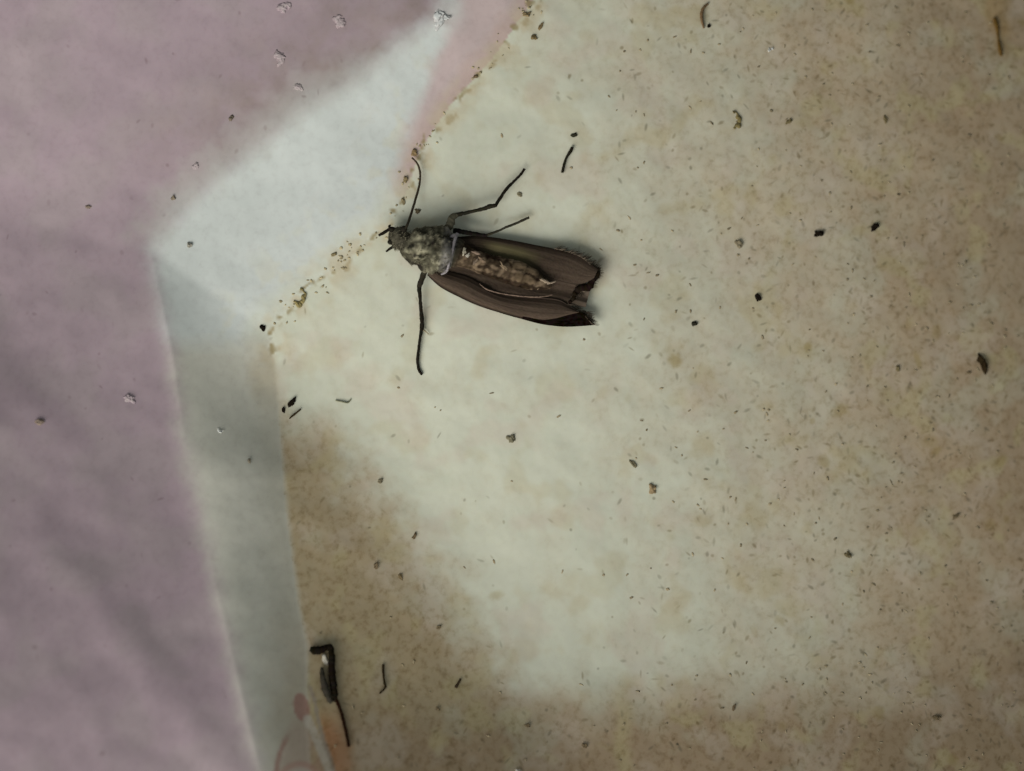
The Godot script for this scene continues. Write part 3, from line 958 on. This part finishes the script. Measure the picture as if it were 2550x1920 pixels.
func _debris() -> void:
	var black := Color(0.014, 0.011, 0.008)
	var brown := Color(0.05, 0.035, 0.018)
	# broken leg with a thread-like foot, lower left
	var t := Node3D.new()
	t.name = "insect_leg_fragment"
	add_child(t)
	tag(t, "black bent insect leg fragment with a thin tail beside the orange print", "insect fragment")
	var a := begin()
	add_tube(a, smooth_path(strand([[781, 1604, 0.15, 6], [792, 1608, 0.18, 10], [810, 1606, 0.2, 9], [828, 1600, 0.22, 7], [833, 1614, 0.22, 8]]), 8), 10, black, 0.4)
	add_tube(a, smooth_path(strand([[829, 1600, 0.22, 6], [834, 1625, 0.22, 8], [834, 1655, 0.2, 8.5], [839, 1690, 0.18, 9], [843, 1714, 0.14, 7], [840, 1730, 0.1, 3]]), 8), 10, black, 0.4)
	obj("upper_joint", done(a), M.dirt, t)
	a = begin()
	add_tube(a, smooth_path(strand([[810, 1650, 0.12, 4], [813, 1674, 0.16, 7], [821, 1704, 0.16, 9], [831, 1728, 0.1, 6], [834, 1735, 0.08, 2]]), 8), 10, Color(0.05, 0.045, 0.035), 0.4)
	obj("side_flap", done(a), M.dirt, t)
	a = begin()
	add_tube(a, smooth_path(strand([[838, 1706, 0.14, 5], [848, 1730, 0.12, 4.5], [859, 1757, 0.1, 4.2], [870, 1797, 0.08, 4], [876, 1822, 0.07, 4], [878, 1836, 0.07, 4]]), 8), 8, Color(0.02, 0.009, 0.006), 0.25)
	obj("tail", done(a), M.dirt, t)
	# blob of glue beside it, its highlight painted in as pale colour
	a = begin()
	add_lump(a, at(Vector2(816, 1632), 0.02), Vector3(7, 3.0, 14) / PER_MM * MM, 0.25, Color(0.52, 0.49, 0.42), 3.0, 12, 8, 0.5)
	tag(obj("glue_highlight", done(a), M.flake), "glue blob with painted pale highlight beside the black leg fragment", "glue")

	var threads := [
		["thin dark hooked thread right of the black leg fragment", [[958, 1646, 0.06, 3], [959, 1668, 0.07, 2.6], [962, 1690, 0.07, 2.6], [965, 1698, 0.07, 2.6], [960, 1706, 0.06, 2.2], [951, 1714, 0.05, 2]], brown * 0.6, "thread"],
		["thin black stick-like fragment up and right of the moth", [[1426, 366, 0.07, 3.4], [1420, 378, 0.08, 4], [1411, 392, 0.08, 3], [1404, 412, 0.07, 3.4], [1400, 430, 0.06, 3.6]], Color(0.02, 0.018, 0.012), "insect fragment"],
		["brown curled fibre at the top edge of the cream panel", [[1766, 4, 0.05, 2.5], [1754, 16, 0.08, 3.5], [1749, 32, 0.09, 4], [1751, 50, 0.08, 3.4], [1755, 66, 0.05, 2.2]], Color(0.17, 0.11, 0.06), "fibre"],
		["fine dark needle beside the black bean-shaped crumb", [[722, 1042, 0.06, 1.8], [734, 1032, 0.07, 2.4], [750, 1019, 0.06, 1.8]], brown, "fibre"],
		["short brown fibre on the lower cream panel right of the hooked thread", [[1136, 1705, 0.04, 4], [1141, 1697, 0.06, 3], [1148, 1685, 0.04, 2.6]], Color(0.07, 0.05, 0.03), "fibre"],
		["rusty stained fibre in the upper right corner", [[2502, 26, 0.03, 5], [2508, 44, 0.05, 5], [2512, 76, 0.04, 2.4], [2516, 104, 0.05, 5], [2520, 122, 0.03, 3]], Color(0.12, 0.07, 0.02), "fibre"],
		["faint thin fibre curved beside the lower left crease", [[836, 997, 0.03, 1.6], [850, 1000, 0.05, 1.8], [866, 1003, 0.05, 1.8], [874, 994, 0.03, 1.4]], Color(0.22, 0.22, 0.15), "fibre"],
	]
	for f in threads:
		a = begin()
		add_tube(a, smooth_path(strand(f[1]), 8), 8, f[2], 0.3)
		tag(obj("fibre" if f[3] == "fibre" else "thread" if f[3] == "thread" else "stick_fragment", done(a), M.dirt), f[0], f[3])

	# single crumbs: x, y, half length, half width, turn, tone, label
	var crumbs := [
		[2045, 578, 13, 9, 0.1, black, "black heart-shaped crumb right of the moth, largest of that area"],
		[2188, 560, 13, 7, 0.75, black, "black oblong crumb tilted up, right of the heart-shaped one"],
		[2462, 892, 14, 10, -1.0, brown * 0.6, "upper lump of the dark crumb near the right edge"],
		[1891, 739, 7, 10, 0.2, black, "small upright black crumb between moth and heart-shaped crumb"],
		[1730, 806, 7, 6, 0.0, Color(0.03, 0.028, 0.02), "small round dark crumb right of the moth's wing tip"],
		[1274, 1092, 10, 9, -0.7, Color(0.14, 0.15, 0.11), "grey paired crumb on the bright area below the moth"],
		[1577, 1156, 11, 5, -0.9, Color(0.11, 0.115, 0.075), "olive crescent crumb below and right of the moth"],
		[1626, 1218, 9, 11, 0.3, Color(0.33, 0.24, 0.14), "tan crust just below the olive crescent"],
		[2119, 1385, 10, 7, -0.8, Color(0.05, 0.045, 0.02), "dark olive crumb on the lower right of the panel"],
		[2393, 1291, 10, 5, 0.55, Color(0.08, 0.06, 0.035), "small tilted brown crumb near the lower right edge"],
		[1033, 1335, 5, 10, -0.4, Color(0.06, 0.035, 0.02), "small dark brown crumb in the shaded lower left of the panel"],
		[726, 1004, 16, 7, 0.9, black, "black bean-shaped crumb by the grey fold"],
		[707, 1021, 4.5, 8, 0.2, black, "tiny black crumb touching the bean-shaped one"],
		[655, 816, 7, 8, 0.3, black, "black crumb at the corner where white and grey folds meet"],
		[1430, 336, 9, 5, 0.3, Color(0.035, 0.033, 0.022), "dark crumb just above the thin black stick"],
		[1768, 60, 5, 5, 0.0, black, "black dot beside the curled fibre at the top"],
		[1971, 297, 9, 5, 0.8, Color(0.10, 0.085, 0.03), "olive brown crumb on the upper right of the panel"],
		[2216, 288, 4, 8, 0.1, Color(0.10, 0.08, 0.03), "narrow upright brown crumb at upper right"],
		[1294, 484, 6, 4, -0.6, Color(0.16, 0.16, 0.11), "small grey crumb between the moth's upper legs"],
		[1040, 525, 6, 6, 0.2, Color(0.05, 0.045, 0.03), "dark crumb right beside the moth's antenna"],
		[2246, 917, 5, 7, 0.2, Color(0.13, 0.11, 0.05), "small olive crumb left of the large dark one at right"],
		[2430, 927, 5, 3, 0.3, Color(0.08, 0.055, 0.03), "tiny brown crumb just under the large dark one at right"],
		[2250, 478, 4, 3, -0.4, Color(0.07, 0.06, 0.04), "tiny dark crumb above the tilted oblong one"],
		[1844, 608, 8, 9, 0.5, Color(0.20, 0.18, 0.13), "grey brown crumb left of the heart-shaped one"],
		[949, 1197, 7, 5, 0.2, Color(0.16, 0.15, 0.11), "grey crumb on the shaded slope below the moth's lower leg"],
		[938, 1407, 5, 8, -0.3, Color(0.10, 0.07, 0.045), "brown upright crumb low in the shaded slope"],
		[998, 1433, 4, 9, 0.2, Color(0.13, 0.09, 0.04), "ochre upright crumb beside the shaded slope's lower end"],
		[1093, 1560, 6, 5, 0.5, Color(0.13, 0.10, 0.06), "brown crumb left of the bright area's lower end"],
		[1092, 1755, 5, 5, 0.0, Color(0.07, 0.05, 0.03), "dark crumb on the brown bottom strip, leftmost there"],
		[1455, 1850, 6, 7, 0.3, Color(0.09, 0.06, 0.035), "brown crumb on the middle of the brown bottom strip"],
		[1313, 1800, 6, 5, -0.5, Color(0.07, 0.05, 0.03), "dark crumb left of the middle of the bottom strip"],
		[1825, 1762, 4, 9, -0.2, Color(0.09, 0.06, 0.04), "narrow brown crumb on the right of the bottom strip"],
		[2337, 1790, 9, 6, 0.1, Color(0.05, 0.035, 0.02), "dark flat crumb near the lower right corner"],
		[832, 633, 9, 5, 0.5, Color(0.20, 0.17, 0.09), "olive crumb in the crease left of the moth's head"],
		[1010, 448, 7, 10, -0.1, Color(0.20, 0.16, 0.08), "brown crumb in the crease left of the antenna"],
		[1004, 500, 5, 10, 0.1, Color(0.22, 0.19, 0.11), "narrow crumb in the crease below the one by the antenna"],
		[1031, 380, 9, 9, 0.4, Color(0.26, 0.17, 0.08), "rusty crust at the tip of the antenna"],
		[1184, 191, 7, 5, 0.4, Color(0.12, 0.08, 0.04), "dark brown crumb in the pink part of the crease"],
		[1329, 93, 9, 7, -0.3, Color(0.13, 0.09, 0.03), "dark brown crumb at the top end of the crease"],
		[1346, 66, 5, 12, -0.5, Color(0.15, 0.10, 0.04), "narrow brown crumb above the one at the crease's top end"],
		[1312, 36, 10, 7, 0.2, Color(0.22, 0.16, 0.08), "brown crust nearest the top edge in the crease"],
		[577, 298, 5, 8, -0.4, Color(0.13, 0.11, 0.11), "dark grey crumb on the mauve panel above the white facet"],
		[434, 494, 6, 5, 0.4, Color(0.17, 0.15, 0.13), "grey brown crumb where mauve meets the white facet"],
		[223, 517, 7, 4, 0.0, Color(0.19, 0.15, 0.15), "dull crumb on the mauve panel left of the white facet"],
		[119, 1050, 11, 7, 0.0, Color(0.22, 0.17, 0.17), "flat dull crumb on the mauve panel near the left edge"],
		[627, 1147, 4, 7, 0.1, Color(0.14, 0.14, 0.13), "small grey crumb on the grey fold"],
		[475, 612, 6, 6, 0.0, Color(0.27, 0.29, 0.28), "grey dot on the white facet near its corner"],
	]
	for n in crumbs.size():
		var c: Array = crumbs[n]
		a = begin()
		var tall := minf(c[2], c[3]) * 0.45
		if n >= 33 and n <= 40:
			c[2] *= 0.8
			c[3] *= 0.8
		if c[5].r > 0.04:
			c[5] = c[5].lerp(Color(0.27, 0.215, 0.13), 0.4)
		add_lump(a, at(Vector2(c[0], c[1]), tall / PER_MM * 0.55), Vector3(c[2], tall, c[3]) * 0.9 / PER_MM * MM, c[4], c[5], n * 3.7, 22, 14, 0.55 if c[5].r < 0.04 else 0.8)
		if n == 2:
			add_lump(a, at(Vector2(2470, 912), 0.06), Vector3(9, 5, 17) / PER_MM * MM, 0.3, c[5], 8.1, 14, 8, 0.7)
			c[6] = "large dark curved crumb near the right edge, biggest loose crumb on the panel"
		tag(obj("dirt_crumb", done(a), M.dirt), c[6], "crumb")
	# rings of crust
	for f in [["olive ring of crust in the crease above the corner", 742, 738, 15, Color(0.24, 0.20, 0.09), -1.2, 2.4], ["broken ring of brown crust on the upper right of the panel", 1828, 296, 17, Color(0.19, 0.155, 0.07), -1.5, 1.4]]:
		a = begin()
		var pts := []
		for k in 12:
			var th := lerpf(f[5], f[6], k / 11.0)
			var rr: float = f[3] * (1.0 + 0.5 * n_body.get_noise_1d(k * 60.0 + f[1]))
			pts.append([f[1] + rr * cos(th), f[2] + 1.25 * rr * sin(th), 0.03, 4.0 + 4.0 * n_body.get_noise_1d(k * 90.0)])
		add_tube(a, smooth_path(strand(pts), 4), 8, f[4], 0.6, null, 0.6)
		tag(obj("crust_ring", done(a), M.dirt), f[0], "crust")
	# flakes of bare paper torn up along the fold
	var flakes := [
		[700, 150, 19, 24, 0.3, "pinkish paper flake on the mauve panel, larger of the two above the white facet"],
		[744, 217, 17, 13, -0.5, "white paper flake close above the white facet's edge"],
		[490, 415, 11, 10, 0.2, "small pale flake on the lower stretch of the white facet's edge"],
		[714, 22, 22, 13, 0.4, "pale paper flake at the top edge of the mauve panel"],
		[845, 58, 20, 18, -0.2, "pale pink paper flake near the top, right of the others"],
		[332, 990, 15, 20, 0.5, "small torn flake on the mauve panel left of the grey fold"],
		[555, 1072, 9, 8, 0.1, "tiny pale flake on the grey fold"],
		[1291, 1905, 13, 8, 0.3, "bluish white flake at the bottom edge of the panel"],
		[1924, 118, 10, 7, 0.6, "small pale flake on the upper right of the cream panel"],
		[1098, 50, 22, 30, -0.4, "white curl of torn paper at the top end of the white facet"],
	]
	for n in flakes.size():
		var f: Array = flakes[n]
		a = begin()
		var tone := Color(0.44, 0.375, 0.385) if n < 6 else Color(0.58, 0.60, 0.60)
		# a few torn fibrous bits lying close together
		for bit in 5:
			var q := Vector2(f[0] + rng.randf_range(-0.45, 0.45) * f[2], f[1] + rng.randf_range(-0.45, 0.45) * f[3])
			add_lump(a, at(q, 0.0), Vector3(f[2] * rng.randf_range(0.3, 0.6), rng.randf_range(1.2, 2.6), f[3] * rng.randf_range(0.3, 0.6)) / PER_MM * MM, rng.randf_range(0.0, PI), tone * rng.randf_range(0.9, 1.08), n * 5.1 + bit, 20, 12, 0.6, print_colour(q, sided(q, inner_crease), sided(q, outer_crease)))
		tag(obj("paper_flake", done(a), M.flake), f[5], "paper flake")
	# dirt packed into the crease between fold and cream panel
	a = begin()
	var packed := 0
	var grain := 0
	while packed < 90:
		grain += 1
		var s := rng.randf_range(1.6, 9.9)
		var i := int(s)
		var p0 := inner_crease[i].lerp(inner_crease[i + 1], s - i)
		if n_mid.get_noise_2d(p0.x * 1.5, p0.y * 1.5) + rng.randf_range(-0.35, 0.25) < 0.0:
			continue
		packed += 1
		var p := p0 + Vector2(rng.randfn(0.0, 15.0), rng.randfn(0.0, 15.0))
		var l := rng.randf_range(1.4, 4.2)
		var b := rng.randf_range(0.75, 1.3)
		add_lump(a, at(p, 0.008), Vector3(l, l * 0.2, l * rng.randf_range(0.4, 0.9)) / PER_MM * MM, rng.randf_range(0.0, PI), Color(0.38, 0.325, 0.205) * b, grain * 2.3, 8, 5, 0.7)
	tag(obj("crease_dirt", done(a), M.dirt), "brown grainy dirt packed along the crease between white fold and cream panel", "dirt", "", "stuff")
	# fine dust: too many to count
	a = begin()
	var k := 0
	while k < 420:
		var p := Vector2(rng.randf_range(640.0, 2580.0), rng.randf_range(-20.0, 1940.0))
		var keep := 0.07 + 0.93 * smoothstep(1250.0, 2300.0, p.x) + 0.4 * smoothstep(1600.0, 1800.0, p.y)
		if rng.randf() > keep:
			continue
		k += 1
		if sided(p, inner_crease).y > 0.0:
			continue
		var l := rng.randf_range(2.4, 6.5)
		var w := rng.randf_range(1.6, 3.4)
		var b := rng.randf_range(0.6, 1.25)
		add_lump(a, at(p, 0.004), Vector3(l, w * 0.2, w) / PER_MM * MM, rng.randf_range(0.0, PI), (Color(0.33, 0.275, 0.18) if k % 6 else Color(0.28, 0.23, 0.145)) * b, k * 1.3, 6, 4, 0.6)
	tag(obj("dust_specks", done(a), M.dirt), "fine brown dust specks scattered over the cream panel", "dust", "", "stuff")
